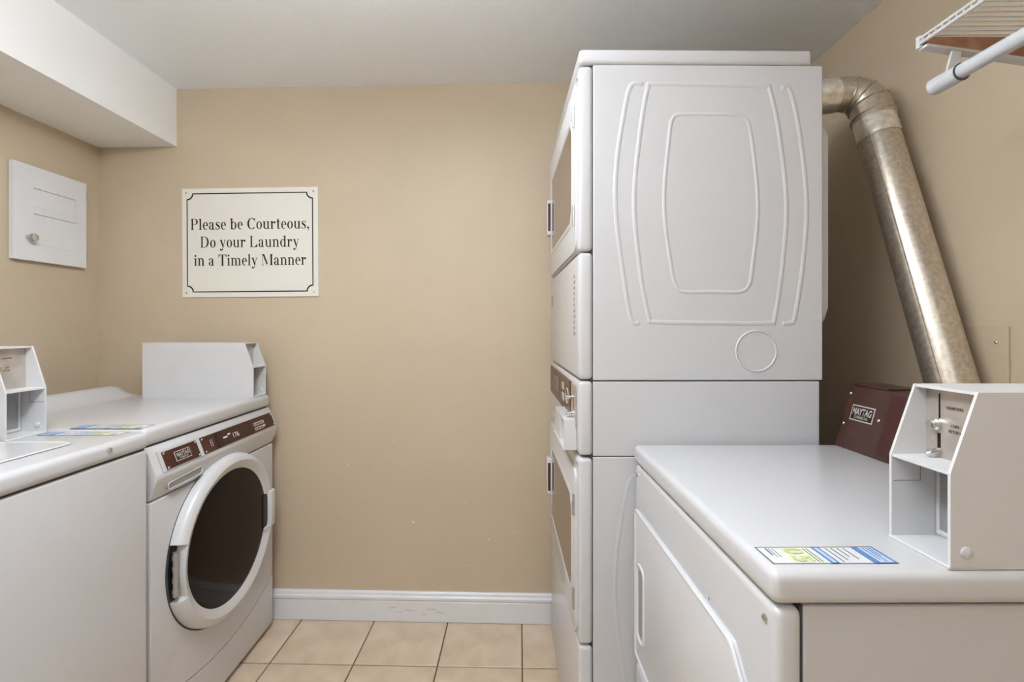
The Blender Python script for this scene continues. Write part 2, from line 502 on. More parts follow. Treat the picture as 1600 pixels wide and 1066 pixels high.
# ------------------------------------------------------------------ right-hand dryer with hamper door
def hamper_dryer():
    W, D, HT = .629, .69, .978
    t = thing('coin_dryer', 'white coin-operated dryer with a brown console on top, beneath the wire shelf', 'dryer', (.334, 1.215, 0), R(.3))
    obj('cabinet', rbox(NB(), .042, D, -.004, -W + .004, .03, .931, .004), 'side', t)
    obj('front_panel', rbox(NB(), .004, .0408, 0, -W, .415, .930, .012, 4), 'enamel', t, True)
    obj('toe_panel', rbox(NB(), .004, .0408, 0, -W, .03, .411, .012, 4), 'enamel', t, True)
    obj('base', rbox(NB(), .04, D - .02, -.02, -W + .02, 0, .03), 'seam', t)
    obj('seam_strip', rbox(NB(), .0385, .0425, -.006, -W + .006, .03, .931), 'seam', t)
    lid = obj('top_panel', rbox(NB(), 0, D, .003, -W - .003, .934, HT, .013, 5), 'enamel', t, True)
    # hamper door: chamfered upper corner on the right, raised rim, handle pocket on the left
    dp = [(-.035, .455), (-.035, .822), (-W + .10, .822), (-W + .055, .775), (-W + .055, .50), (-W + .10, .455)]
    door = obj('door', prism(NB(), dp, 'x', -.004, .006, .003), 'enamel2', t, True)
    rim = NB()
    bead(rim, round_poly([(a, b) for a, b in dp], .012, 3), .008, .004, True, lambda a, b, h: (-.0038 - h, a, b))
    obj('door_rim', rim, 'enamel2', door, True)
    hd = NB(); rbox(hd, -.0046, .004, -.058, -.098, .52, .685, .003)
    obj('handle_pocket', hd, 'recess', door)
    hf = NB(); hp = round_poly([(-.052, .51), (-.052, .695), (-.104, .695), (-.104, .51)], .02, 4)
    bead(hf, hp, .008, .004, True, lambda a, b, h: (-.004 - h, a, b))
    obj('handle_rim', hf, 'enamel2', door, True)
    add_screw(t, .0042, -.022, .905); add_screw(t, .0042, -W + .022, .905)
    for vv in (.14, .44): add_screw(t, .0042, -vv, .832, s=.5)
    box = coin_box(t, .231, W - .097, HT)
    sticker(t, .012, .178, W - .064, W - .018, HT)
    # brown console at the rear of the top
    cp = [(.527, HT), (.572, HT + .158), (.66, HT + .158), (.66, HT)]
    con = obj('console', prism(NB(), cp, 'y', -.006, -W + .10, .003), 'console', t, label='dark brown metal control console')
    sl = Vector((.045, 0, .158)).normalized()
    nrm = Vector((-.158, 0, .045)).normalized()
    def cpt(v, s, l=.0): return Vector((.527, -v, HT)) + sl * s + nrm * l
    obj('console_overlay', quad(NB(), cpt(.14, .012, .0005), (0, -1, 0), sl, 0, W - .25, 0, .143, .003), 'brown', con)
    obj('console_cap', rbox(NB(), .575, .65, -.012, -.12, HT + .1582, HT + .163, .001), 'console', con)
    brand_badge(t, cpt(.068, .096, .0005), (0, -1, 0), sl, .072, .040)
    for v, s in ((.012, .142), (.016, .062), (.12, .09)):
        o = cpt(v, s); add_screw(con, o.x, o.y, o.z, s=.8, ry=math.atan2(.045, .158))
    return t
hamper_dryer()

# ------------------------------------------------------------------ left foreground top-load washer
def top_loader():
    W, D, HT = .66, .69, 1.0
    t = thing('top_load_washer', 'white top-load washer with plain front and coin box, nearest on the left', 'washer', (-.985, .612, 0), R(180))
    obj('cabinet', rbox(NB(), .006, D, -.002, -W + .002, .03, .950, .006, 3), 'enamel', t, True)
    obj('base', rbox(NB(), .05, D - .02, -.02, -W + .02, 0, .03), 'seam', t)
    obj('seam_strip', rbox(NB(), .012, D - .01, -.006, -W + .006, .9501, .954), 'seam', t)
    obj('top_panel', rbox(NB(), 0, D, .002, -W - .002, .954, HT, .016, 5), 'enamel', t, True)
    lid = NB()
    prism(lid, round_poly([(.085, -.09), (.43, -.09), (.43, -.528), (.085, -.528)], .015, 4), 'z', HT - .002, HT + .003)
    lo = obj('lid', lid, 'enamel', t)
    gr = NB(); bead(gr, round_poly([(.085, -.09), (.43, -.09), (.43, -.528), (.085, -.528)], .02, 5), .006, .003, True, lambda a, b, h: (a, b, HT + .002 + h))
    obj('lid_rim', gr, 'enamel', lo, True)
    add_screw(t, -.0002, -.53, .983, s=1.1); add_screw(t, -.0002, -.12, .983, s=1.1)
    box = coin_box(t, .272, W - .118, HT, w=.104, hgt=.236)
    sticker(t, .05, .262, W - .05, W - .008, HT)
    cp = [(.55, HT), (.585, HT + .15), (.66, HT + .15), (.66, HT)]
    con = obj('console', prism(NB(), cp, 'y', -.006, -W + .14, .003), 'console', t, label='dark brown metal control console')
    return t
top_loader()

# ------------------------------------------------------------------ front-load washer in the left corner
def front_loader():
    W, D, HT = .682, .66, 1.0
    t = thing('front_load_washer', 'white front-load washer with round brown glass door by the back wall', 'washer', (-1.005, 1.298, 0), R(180))
    cz, cy = .550, -.342
    # lower cabinet
    obj('cabinet', rbox(NB(), .03, D, -.002, -W + .002, .02, .945, .006, 2), 'side', t)
    obj('base', rbox(NB(), .06, D - .03, -.03, -W + .03, 0, .02), 'seam', t)
    # front panel down to the curved service-panel seam
    N = 24
    arc = []
    for k in range(N + 1):
        s = -1 + 2 * k / N
        arc.append((cy + s * (W / 2 - .001), .150 + .075 * s * s))
    up = [(-.001, .79), (-W + .001, .79)]
    fp = [(a, b + .0035) for a, b in arc] + up
    obj('front_panel', prism(NB(), fp, 'x', 0, .045, .006, 3), 'enamel', t, True)
    lp = [(a, b) for a, b in arc] + [(-.001, .02), (-W + .001, .02)]
    obj('service_panel', prism(NB(), lp, 'x', .0, .045, .006, 3), 'enamel', t, True)
    # control fascia
    prof = [(.018, .944), (.006, .925), (-.016, .868), (-.018, .855), (-.012, .835), (0, .80), (.004, .793), (.06, .793), (.06, .944)]
    fas = obj('control_panel', prism(NB(), prof, 'y', -.001, -W + .001, .004, 2), 'enamel', t, True)
    A, B = Vector((.006, 0, .925)), Vector((-.016, 0, .868))
    sl = (A - B).normalized(); nrm = Vector((-sl.z, 0, sl.x))
    def pt(v, s, l=.0): return B + Vector((0, -v, 0)) + sl * s + nrm * l
    EX = (0, -1, 0)
    # detergent drawer front with badge
    obj('drawer_outline', quad(NB(), pt(.028, -.001, .0002), EX, sl, 0, .178, 0, .062, .0006), 'recess', fas)
    dr = obj('drawer_front', quad(NB(), pt(.029, -.0002, .0004), EX, sl, 0, .176, 0, .0605, .0016), 'enamel', fas)
    bp = obj('badge_plate', quad(NB(), pt(.043, .003, .002), EX, sl, 0, .148, 0, .0535, .0015), 'brown', fas)
    for v in (.049, .185):
        for s in (.008, .051):
            o = pt(v, s, .0034); add_screw(bp, o.x, o.y, o.z, s=.8, ry=R(-21))
    brand_badge(fas, pt(.119, .030, .0037), EX, sl, .066, .030)
    ph = NB()
    pr = round_poly([(-.052, .810), (-.052, .829), (-.205, .836), (-.200, .812)], .010, 4)
    prism(ph, pr, 'x', -.0125, .01)
    obj('drawer_handle', ph, 'recess', fas)
    hr = NB(); bead(hr, [(a, b) for a, b in pr], .003, .002, True, lambda a, b, h: (-.0124 - h, a, b))
    obj('drawer_handle_rim', hr, 'enamel', fas, True)
    # display panel
    cpn = obj('display_panel', quad(NB(), pt(.212, .002, .0006), EX, sl, 0, .452, 0, .0565, .002), 'brown', fas, label='dark brown control strip with lit digits')
    obj('display_window', quad(NB(), pt(.305, .006, .0026), EX, sl, 0, .19, 0, .048, .0006), 'brown2', cpn)
    obj('divider', quad(NB(), pt(.284, .003, .0026), EX, sl, 0, .014, 0, .054, .0012), 'black', cpn)
    obj('lettering', place(text_bm('176', .018, .034), pt(.395, .026, .0036), EX, sl), 'led', cpn)
    obj('status_mark', quad(NB(), pt(.322, .028, .0032), EX, sl, 0, .024, 0, .005, .0004), 'led', cpn)
    obj('status_mark', quad(NB(), pt(.350, .034, .0032), EX, sl, 0, .014, 0, .005, .0004), 'led', cpn)
    zb = NB()
    for a, b, c, d_ in ((0, .012, 0, .002), (0, .012, .010, .012), (0, .012, .020, .022), (0, .0018, 0, .022), (.0102, .012, 0, .022)):
        quad(zb, pt(.252, .018, .0026), EX, sl, a, b, c, d_, .0006)
    obj('cycle_mark', zb, 'silver', cpn)
    obj('label_strip', quad(NB(), pt(.520, .028, .0026), EX, sl, 0, .074, 0, .013, .0006), 'silver', cpn)
    obj('label_strip', quad(NB(), pt(.520, .010, .0026), EX, sl, 0, .054, 0, .012, .0006), 'silver', cpn)
    for k in range(6): obj('print', quad(NB(), pt(.524 + k * .011, .031, .0033), EX, sl, 0, .007, 0, .006, .0003), 'brown2', cpn)
    for k in range(4): obj('print', quad(NB(), pt(.524 + k * .012, .013, .0033), EX, sl, 0, .008, 0, .005, .0003), 'brown2', cpn)
    kb = NB(); lathe_x(kb, [(.007, 0), (.006, -.004), (0, -.005)], 0, 0, 14)
    o = obj('start_button', kb, 'enamel2', cpn, True); o.location = pt(.583, .018, .0026); o.rotation_euler = (0, R(-21), 0)
    for v in (.219, .656):
        for s in (.008, .051):
            o = pt(v, s, .0026); add_screw(cpn, o.x, o.y, o.z, s=.75, ry=R(-21))
    # lid with a raised rear edge that falls away at both ends
    obj('lid_seam', rbox(NB(), .022, D - .01, -.006, -W + .006, .9442, .9475), 'seam', t)
    top = obj('top_panel', rbox(NB(), .012, D, .002, -W - .002, .947, HT, .018, 5), 'enamel', t, True)
    bm = NB()
    V = 24
    rows = []
    for k in range(V + 1):
        v = .01 + (W - .02) * k / V
        e = min(v - .01, W - .01 - v) / .07
        hh = .047 * (max(0, min(1, e)) ** 2 * (3 - 2 * max(0, min(1, e)))) + .0004
        cs = [(.52, 0), (.545, .10), (.575, .45), (.60, .85), (.618, 1), (.64, .95), (.655, .7), (.657, 0)]
        rows.append([bm.verts.new((u, -v, HT - .002 + hh * f)) for u, f in cs])
    for a, b in zip(rows, rows[1:]):
        for i in range(len(a) - 1): bm.faces.new((a[i], a[i + 1], b[i + 1], b[i]))
    obj('rear_ridge', bm, 'enamel', top, True)
    # door
    prof = [(.200, .004), (.282, .004), (.282, -.012), (.279, -.026), (.270, -.036), (.256, -.040), (.242, -.036), (.230, -.026), (.200, -.022)]
    db = NB(); lathe_x(db, [(.2, .004), (.256, .004), (.256, -.040), (.242, -.036), (.230, -.026), (.2, -.022)], cy, cz, 96)
    door = obj('door', db, 'enamel2', t, True)
    ob = NB(); lathe_x(ob, [(.2562, .002), (.282, .002), (.282, -.012), (.279, -.026), (.270, -.036), (.2562, -.040)], cy, cz, 96, -162, 162)
    obj('door_ring', ob, 'enamel2', door, True)
    sh = NB(); lathe_x(sh, [(.23, .002), (.285, .002), (.285, -.0015), (.23, -.0015)], cy, cz - .002, 96)
    obj('door_gasket', sh, 'seam', door)
    gb = NB(); lathe_x(gb, [(.231, -.02), (.229, -.0255), (.2, -.0285), (.1, -.031), (0, -.032)], cy, cz, 96)
    obj('door_glass', gb, 'glass', door, True, label='dark brown tinted glass')
    # hinge in the gap at the left
    hz = NB(); lathe_x(hz, [(.2562, .0), (.276, .0), (.276, -.006), (.2562, -.008)], cy, cz, 12, 163, 197)
    obj('hinge_recess', hz, 'black', door)
    hb = NB()
    yy = cy + .267
    tube(hb, [(-.018, yy, cz - .066), (-.018, yy, cz + .066)], .0075, 12)
    for z in (-.05, -.018, .018, .05): tube(hb, [(-.018, yy, cz + z - .006), (-.018, yy, cz + z + .006)], .0092, 12)
    obj('hinge', hb, 'hinge', door, True)
    # pull handle at the right
    obj('handle_pocket', rbox(NB(), -.032, -.02, cy - .202, cy - .236, cz - .070, cz + .062, .003), 'black', door)
    hb = NB()
    rbox(hb, -.046, -.020, cy - .233, cy - .272, cz - .078, cz + .070, .008, 3)
    obj('door_handle', hb, 'enamel2', door, True)
    hb = NB(); rbox(hb, -.040, -.028, cy - .206, cy - .24, cz - .080, cz - .068, .004, 2)
    obj('handle_lip', hb, 'enamel2', door, True)
    box = coin_box(t, .024, .572, HT, w=.098, length=.45, hgt=.222)
    sticker(t, .03, .232, .006, .056, HT)
    return t
front_loader()

# ------------------------------------------------------------------ stacked dryers
def stacked():
    W = .70
    t = thing('stacked_dryer', 'tall white stacked dryer pair reaching almost to the ceiling', 'dryer', (.184, 1.925, 0), R(.5))
    SB, FB = .655, .040           # side depth, front panel wrap
    obj('base', rbox(NB(), .06, SB - .03, -.03, -W + .03, 0, .02), 'seam', t)
    def cab(name, z0, z1, d, y=.0):
        return obj(name, rbox(NB(), FB, d, -.002 - y, -W + .002 + y, z0, z1, .003), 'side', t)
    lowc = cab('lower_cabinet', .02, .9405, .648, .002)
    cab('middle_cabinet', .9425, 1.1425, .648, .002)
    upc = cab('upper_cabinet', 1.1455, 1.9875, SB)
    obj('top_panel', rbox(NB(), .002, SB - .03, .002, -W - .002, 1.9885, 2.0285, .010, 4), 'enamel', t, True)
    obj('seam_strip', rbox(NB(), .030, FB + .001, -.008, -W + .008, .02, 1.985), 'seam', t)
    obj('rear_cover', prism(NB(), round_poly([(-.03, 1.29), (-.03, 1.86), (-W + .03, 1.86), (-W + .03, 1.29)], .05, 5), 'x', SB + .001, SB + .034, .008, 3), 'side', t, True)
    # front panels (rounded where they wrap round the side)
    def front(name, z0, z1, dd=.0):
        return obj(name, rbox(NB(), dd, FB - .0015, 0, -W, z0, z1, .011, 4), 'enamel', t, True)
    fu = front('upper_front', 1.4905, 1.984)
    front('access_panel', 1.1475, 1.4865)
    fm = front('control_front', .9445, 1.1435, .001)
    fl = front('lower_front', .4415, .938)
    front('toe_panel', .02, .4375, .001)
    add_screw(t, .002, -W + .018, 1.955); add_screw(t, .002, -W + .018, .92); add_screw(t, .002, -.018, .92)
    # embossed beads and knock-out on the side that faces the room
    def side(u, z, h): return (u, -W + .0015 - h, z)
    K = 1.225 / 720
    def px(x, y): return ((x - 792) * K - .1895, 1.29 - (y - 510) * K)
    def emboss(cabinet, dz, flat, gain=1.0):
        def S(u, z, h): return (u, (-W + .0021 + flat) - h, z + dz)
        def line(p, closed=False, w=.013, h=.0020 * gain):
            bm = NB(); bead(bm, [px(*q) for q in p], w, h, closed, S)
            obj('embossed_bead', bm, 'side', cabinet, True)
        inner = smooth_path([(1062, 178), (1105, 177), (1150, 178), (1166, 184), (1175, 210), (1186, 320), (1176, 425), (1170, 448), (1155, 456), (1110, 456), (1070, 456), (1058, 448), (1050, 420), (1038, 318), (1047, 205), (1052, 184)], True)
        line(inner, True, .011, .0019 * gain)
        outer = smooth_path([(1022, 130), (1110, 131), (1195, 133), (1205, 140), (1220, 210), (1231, 320), (1224, 420), (1212, 498), (1203, 505), (1110, 505), (1024, 503), (1014, 495), (1000, 420), (991, 315), (1000, 210), (1012, 138)], True)
        line(outer, True)
        line(smooth_path([(1006, 131), (988, 131), (978, 160), (964, 250), (962, 330), (974, 430), (986, 498), (1000, 505)], False))
        line(smooth_path([(1222, 136), (1237, 140), (1253, 215), (1263, 320), (1256, 420), (1244, 495), (1236, 505), (1224, 505)], False))
        c = px(1183, 549)
        bm = NB(); bead(bm, [(c[0] + .054 * math.cos(R(a)), c[1] + .054 * math.sin(R(a))) for a in range(0, 360, 10)], .005, .0025, True, S)
        obj('knockout_ring', bm, 'side', cabinet, True)
    emboss(upc, 0, 0); emboss(lowc, -1.05, .002, .4)
    # doors with bevelled windows
    def door(parent_z, z0, z1, lab):
        dp = round_poly([(-.02, z0), (-.02, z1), (-W + .022, z1), (-W + .022, z0)], .03, 4)
        d = obj('door', prism(NB(), dp, 'x', -.006, .001, .002), 'enamel2', t, True)
        y0, y1 = -.10, -W + .066
        w = [(y0 + .015, z0 + .085), (y0, z0 + .11), (y0, z1 - .11), (y0 + .015, z1 - .085), (y1 + .03, z1 - .085), (y1, z1 - .12), (y1, z0 + .12), (y1 + .03, z0 + .085)]
        obj('door_window', prism(NB(), w, 'x', -.0072, -.003), 'smoke', d)
        fr = NB(); bead(fr, round_poly(w, .01, 2), .020, .004, True, lambda a, b, h: (-.0058 - h, a, b))
        obj('window_frame', fr, 'enamel2', d, True)
        zc = (z0 + z1) / 2 + .005
        hp = NB()
        prism(hp, round_poly([(-.026, zc - .075), (-.026, zc + .075), (-.066, zc + .075), (-.066, zc - .075)], .012, 4), 'x', -.022, -.0005, .004)
        hd = obj('door_handle', hp, 'enamel2', d, True)
        obj('handle_grip', rbox(NB(), -.0185, -.0085, -.0655, -.0670, zc - .056, zc + .056, .0005), 'brown', hd)
        for z in (z0 + .095, z1 - .095):
            hb = NB(); tube(hb, [(-.008, -W + .028, z - .028), (-.008, -W + .028, z + .028)], .0045, 10)
            tube(hb, [(-.008, -W + .028, z - .01), (-.008, -W + .028, z + .01)], .0055, 10)
            obj('hinge', hb, 'hinge', d, True)
    door(fu, 1.495, 1.955, 'u')
    door(fl, .455, .90, 'l')
    # faint printed instructions on the access panel
    for k in range(11):
        z = 1.425 - k * .016
        obj('printed_instructions', quad(NB(), (-.0003, -.62, z), (0, -1, 0), (0, 0, 1), 0, [.022, .03, .026, .016, .014, .014, .026, .03, .018, .02, .03][k], 0, .009, .0004), 'recess', t)
    obj('printed_instructions', quad(NB(), (-.0003, -.03, 1.37), (0, -1, 0), (0, 0, 1), 0, .05, 0, .04, .0004), 'recess', t)
    # control strip, coin mechanism and coin drawer
    cs = obj('control_strip', rbox(NB(), -.004, .002, -.02, -.575, 1.025, 1.128, .001), 'brown', fm and t, label='dark brown control strip')
    obj('display_window', rbox(NB(), -.0048, -.003, -.16, -.32, 1.045, 1.110), 'brown2', cs)
    obj('button', rbox(NB(), -.006, -.003, -.40, -.45, 1.05, 1.075, .002), 'silver', cs)
    obj('button', rbox(NB(), -.006, -.003, -.40, -.45, 1.085, 1.108, .002), 'silver', cs)
    obj('control_ring', bead(NB(), [(-.515 + .03 * math.cos(R(a)), 1.078 + .022 * math.sin(R(a))) for a in range(0, 360, 15)], .005, .002, True, lambda a, b, h: (-.004 - h, a, b)), 'silver', cs)
    cm = obj('coin_plate', rbox(NB(), -.004, .002, -.59, -.675, 1.015, 1.128, .001), 'steel', t)
    for z in (1.09, 1.045):
        kb = NB(); lathe_x(kb, [(.008, -.003), (.008, -.008), (.005, -.01), (.005, -.022), (0, -.023)], -.625, z, 14)
        obj('coin_knob', kb, 'chrome', cm, True)
    obj('coin_slot', rbox(NB(), -.0046, -.003, -.648, -.652, 1.06, 1.10), 'black', cm)
    bm = NB()
    rbox(bm, -.034, .0, -.45, -.455, .958, 1.034); rbox(bm, -.034, .0, -.665, -.67, .958, 1.034)
    rbox(bm, -.034, .0, -.455, -.665, 1.028, 1.034); rbox(bm, -.038, .0, -.45, -.67, .953, .959)
    rbox(bm, -.010, .0, -.455, -.665, .959, 1.028); rbox(bm, -.034, -.010, -.455, -.57, .959, 1.028)
    obj('coin_drawer', bm, 'enamel2', t)
stacked()

# ------------------------------------------------------------------ exhaust duct
def duct():
    t = thing('exhaust_duct', 'shiny galvanised dryer duct slanting down the right wall', 'duct', (1.15, 1.10, .25))
    L = Vector(t.location)
    P0, P1 = Vector((1.128, 1.410, 1.905)), Vector((1.168, .93, .25))
    d = (P0 - P1).normalized()
    def ad(name, bm, m, lab=None): 
        for v in bm.verts: v.co -= L
        return obj(name, bm, m, t, True, lab)
    pipe = ad('pipe', tube(NB(), [P1, P0], .053, 40), 'galv')
    u, v = frame_for(d)
    # lock seam down the pipe
    sd = (Vector((-1, -.55, 0)) - d * Vector((-1, -.55, 0)).dot(d)).normalized()
    b = NB(); tube(b, [P1 + sd * .0525, P0 + sd * .0525], .002, 6)
    for vv in b.verts: vv.co -= L
    obj('pipe_seam', b, 'galv', pipe, True)
    # foil tape wrapped round the joint
    n = 10
    tp = NB(); pts = [P0 + d * (-.05 + .062 * k / n) for k in range(n + 1)]
    tube(tp, pts, [.0538 + random.uniform(0, .0022) for _ in pts], 40, False)
    ad('foil_tape', tp, 'foil', 'crinkled silver foil tape')
    # collar bead
    cb = P0 + d * .028
    ad('collar', tube(NB(), [cb - d * .022, cb - d * .004, cb, cb + d * .004, cb + d * .02], [.0545, .0545, .0595, .0545, .0545], 40), 'galv')
    # gored elbow turning from the pipe to the horizontal run towards the stack
    A = cb + d * .02
    h = Vector((-1, .10, .0)).normalized()
    pts, rad = [], []
    E = Vector((1.105, 1.455, 2.022))
    for k in range(17):
        tt = k / 16
        p = (1 - tt) ** 2 * A + 2 * tt * (1 - tt) * (A + d * .085) + tt * tt * (E + h * .075)
        pts.append(p); rad.append(.0545 - .004 * tt)
    elbow = ad('elbow', tube(NB(), pts, rad, 40), 'galv')
    for k in (3, 7, 11):
        b = NB(); dd = (pts[k + 1] - pts[k - 1]).normalized()
        tube(b, [pts[k] - dd * .003, pts[k], pts[k] + dd * .003], [rad[k], rad[k] + .0042, rad[k]], 40)
        for vv in b.verts: vv.co -= L
        obj('elbow_bead', b, 'galv', elbow, True)
    S = E + h * .075
    ad('short_pipe', tube(NB(), [S, Vector((.852, 1.50, 2.012))], .0485, 36), 'galv')
    b = NB(); e2 = S + (Vector((.852, 1.50, 2.012)) - S).normalized() * .085
    tube(b, [S - h * .01] + [S.lerp(e2, k / 6) for k in range(1, 7)], [.0500 + random.uniform(0, .003) for _ in range(7)], 36, False)
    ad('foil_tape', b, 'foil')
duct()

# flat cover plate painted over on the right wall
t = thing('cover_plate', 'thin square plate painted wall colour behind the slanting duct', 'wall plate', (XR, 1.265, 1.15))
obj('plate', rbox(NB(), -.006, 0, -.143, .143, -.14, .14, .0015), 'panelpaint', t)
for y, z in ((-.115, .10), (.115, .10), (-.115, -.10), (.115, -.10)):
    add_screw(t, -.006, y, z, s=.7)

# ------------------------------------------------------------------ access door on the left wall
t = thing('access_door', 'small white two-panel access door with a round knob on the left wall', 'access door', (XL, 1.836, 1.54))
W2, H2 = .146, .362
ad = NB()
# frame rails round two sunk panels
yA, yB_ = -W2, W2
for a, b, c, d_ in ((yA, yA + .072, 0, H2), (yB_ - .045, yB_, 0, H2), (yA + .072, yB_ - .045, 0, .063), (yA + .072, yB_ - .045, H2 - .082, H2), (yA + .072, yB_ - .045, .182, .208)):
    rbox(ad, .004, .022, a, b, c, d_)
bmesh.ops.remove_doubles(ad, verts=ad.verts[:], dist=1e-5)
obj('door_frame', ad, 'trim', t)
obj('backing', rbox(NB(), 0, .004, -W2 + .004, W2 - .004, .004, H2 - .004), 'trim', t)
for z0, z1 in ((.063, .182), (.208, H2 - .082)):
    obj('panel', rbox(NB(), .004, .0185, yA + .0725, yB_ - .0455, z0 + .0005, z1 - .0005, .002), 'trim', t)
kb = NB(); lathe_x(kb, [(.009, .022), (.009, .026), (.006, .028), (.006, .034), (.013, .038), (.016, .045), (.013, .052), (0, .055)], 0, 0, 24)
o = obj('knob', kb, 'chrome', t, True, 'brushed round metal knob'); o.location = (0, -W2 + .050, .086)
for z in (.05, H2 - .05):
    hb = NB(); tube(hb, [(.018, W2 + .004, z - .02), (.018, W2 + .004, z + .02)], .004, 8); rbox(hb, .0, .016, W2 + .0005, W2 + .006, z - .02, z + .02)
    obj('hinge', hb, 'hinge', t)

# ------------------------------------------------------------------ wire shelf and hanging rod on the right wall
def shelf():
    X0, ZD, Y0, Y1 = .822, 1.862, .16, .915
    t = thing('wire_shelf', 'white wire shelf mounted on the right wall above the coin dryer', 'shelf', (XR, Y1, ZD))
    L = Vector(t.location)
    def ad(name, bm, m, smooth=True):
        for v in bm.verts: v.co -= L
        return obj(name, bm, m, t, smooth)
    ad('front_rail', tube(NB(), [(X0, Y0, ZD), (X0, Y1, ZD)], .0032, 8), 'wire')
    ad('lip_rail', tube(NB(), [(X0 - .003, Y0, ZD - .012), (X0 - .003, Y1, ZD - .012)], .0034, 8), 'wire')
    ad('rear_rail', tube(NB(), [(XR - .006, Y0, ZD - .004), (XR - .006, Y1, ZD - .004)], .0032, 8), 'wire')
    ad('middle_rail', tube(NB(), [(1.03, Y0, ZD - .006), (1.03, Y1, ZD - .006)], .003, 8), 'wire')
    wb = NB(); tube(wb, [(X0 - .003 - XR, 0, -.012), (X0 - XR + .001, 0, .0035), (-.001, 0, .0035)], .0016, 6)
    proto = None
    n = int((Y1 - Y0) / .0135)
    for k in range(n):
        y = -.006 - k * .0135
        if proto is None:
            proto = obj('wire', wb, 'wire', t, True); proto.location = (0, y, 0)
        else:
            o = proto.copy(); C.objects.link(o); o.parent = t; o.location = (0, y, 0)
    # end brace with a metal edge
    ad('end_brace', prism(NB(), [(X0 + .004, ZD - .018), (X0 + .004, ZD - .003), (XR, ZD - .003), (XR, ZD - .075)], 'y', Y1 - .010, Y1 + .002), 'wood', False)
    ad('brace_edge', prism(NB(), [(X0, ZD - .023), (X0, ZD - .018), (XR, ZD - .075), (XR, ZD - .081)], 'y', Y1 - .014, Y1 + .004), 'wire', False)
    ad('end_cap', rbox(NB(), X0 - .006, X0 + .003, Y1 - .003, Y1 + .006, ZD - .02, ZD + .004, .002), 'wire')
    r = thing('hanging_rod', 'white metal clothes rod hung below the wire shelf', 'clothes rod', (.866, .93, 1.776))
    obj('rod', tube(NB(), [(0, -.77, 0), (0, -.012, 0)], .0135, 24), 'rod', r, True)
    obj('end_sleeve', tube(NB(), [(0, -.052, -.001), (0, .004, -.001)], .0165, 24), 'rod', r, True)
    obj('sleeve_band', tube(NB(), [(0, -.0532, -.001), (0, -.052, -.001)], .0168, 24), 'seam', r, True)
    hb = prism(NB(), [(-.006, .0145), (.004, ZD - 1.776 - .0335), (.022, ZD - 1.776 - .0355), (.014, .0145)], 'y', -.031, -.026)
    obj('rod_hook', hb, 'wire', r)
shelf()

# ------------------------------------------------------------------ courtesy sign, with its own serif letters
def stroke(pl):                       # [(x, y, w)...] -> strip polygons
    sm = smooth_path(pl, False, 5)
    out = []
    n = len(sm)
    L_, R_ = [], []
    for i, (x, y, w) in enumerate(sm):
        a, b = sm[max(0, i - 1)], sm[min(n - 1, i + 1)]
        dx, dy = b[0] - a[0], b[1] - a[1]
        l = math.hypot(dx, dy) or 1
        L_.append((x - dy / l * w / 2, y + dx / l * w / 2)); R_.append((x + dy / l * w / 2, y - dx / l * w / 2))
    for i in range(n - 1): out.append([L_[i], R_[i], R_[i + 1], L_[i + 1]])
    return out
def rect(x0, x1, y0, y1): return [[(x0, y0), (x1, y0), (x1, y1), (x0, y1)]]
def arc(cx, cy, rx, ry, a0, a1, tk=.105, tn=.03, n=18):
    out = []
    P = []
    for k in range(n + 1):
        a = R(a0 + (a1 - a0) * k / n)
        P.append(((cx + rx * math.cos(a), cy + ry * math.sin(a)), (cx + (rx - tk) * math.cos(a), cy + (ry - tn) * math.sin(a))))
    for p, q in zip(P, P[1:]): out.append([p[0], p[1], q[1], q[0]])
    return out
def stem(x, y0, y1, foot=True, flag=False, cap=False, w=.105):
    o = rect(x, x + w, y0, y1)
    if foot: o += rect(x - .055, x + w + .055, y0, y0 + .028)
    if cap: o += rect(x - .055, x + w + .055, y1 - .028, y1)
    if flag: o += [[(x - .06, y1 - .045), (x + .01, y1 - .07), (x + .01, y1), (x - .06, y1 - .02)]]
    return o
XH, CP = .46, .67
G = {}
G['P'] = (.58, stem(.09, 0, CP, cap=True) + rect(.19, .32, CP - .028, CP) + rect(.19, .32, .30, .328) + arc(.31, .485, .235, .185, -90, 90, .12))
G['l'] = (.29, stem(.09, 0, CP, flag=True))
G['e'] = (.43, arc(.22, .23, .185, .24, 0, 305) + rect(.10, .40, .235, .262) + rect(.30, .405, .235, .262))
G['a'] = (.48, rect(.26, .365, .05, .33) + arc(.21, .33, .155, .14, 0, 150, .10) + [[(.05, .33), (.15, .30), (.15, .38), (.06, .40)]] + arc(.19, .125, .15, .135, 70, 330, .1) + stroke([(.31, .08, .1), (.35, .02, .06), (.43, .03, .03)]))
G['s'] = (.38, stroke([(.32, .34, .03), (.29, .43, .035), (.19, .445, .035), (.10, .40, .07), (.11, .31, .10), (.2, .245, .12), (.29, .17, .10), (.30, .08, .07), (.2, .015, .035), (.09, .03, .035), (.055, .13, .03)]) + rect(.305, .33, .32, .47) + rect(.04, .065, -.01, .15))
G['b'] = (.52, rect(.08, .185, 0, CP) + [[(.02, CP - .045), (.09, CP - .07), (.09, CP), (.02, CP - .02)]] + arc(.27, .23, .2, .24, -150, 150))
G['C'] = (.66, arc(.36, .335, .31, .35, 42, 318, .125, .032) + rect(.575, .60, .44, .68) + [[(.50, .62), (.6, .5), (.6, .56), (.53, .655)]])
G['o'] = (.47, arc(.235, .23, .2, .24, 0, 360, .105, .03, 28))
G['u'] = (.54, rect(.075, .18, .1, XH) + rect(.02, .1, XH - .028, XH) + arc(.25, .14, .175, .145, 180, 310, .105, .045) + rect(.345, .45, 0, XH) + rect(.29, .36, XH - .028, XH) + rect(.44, .51, 0, .028))
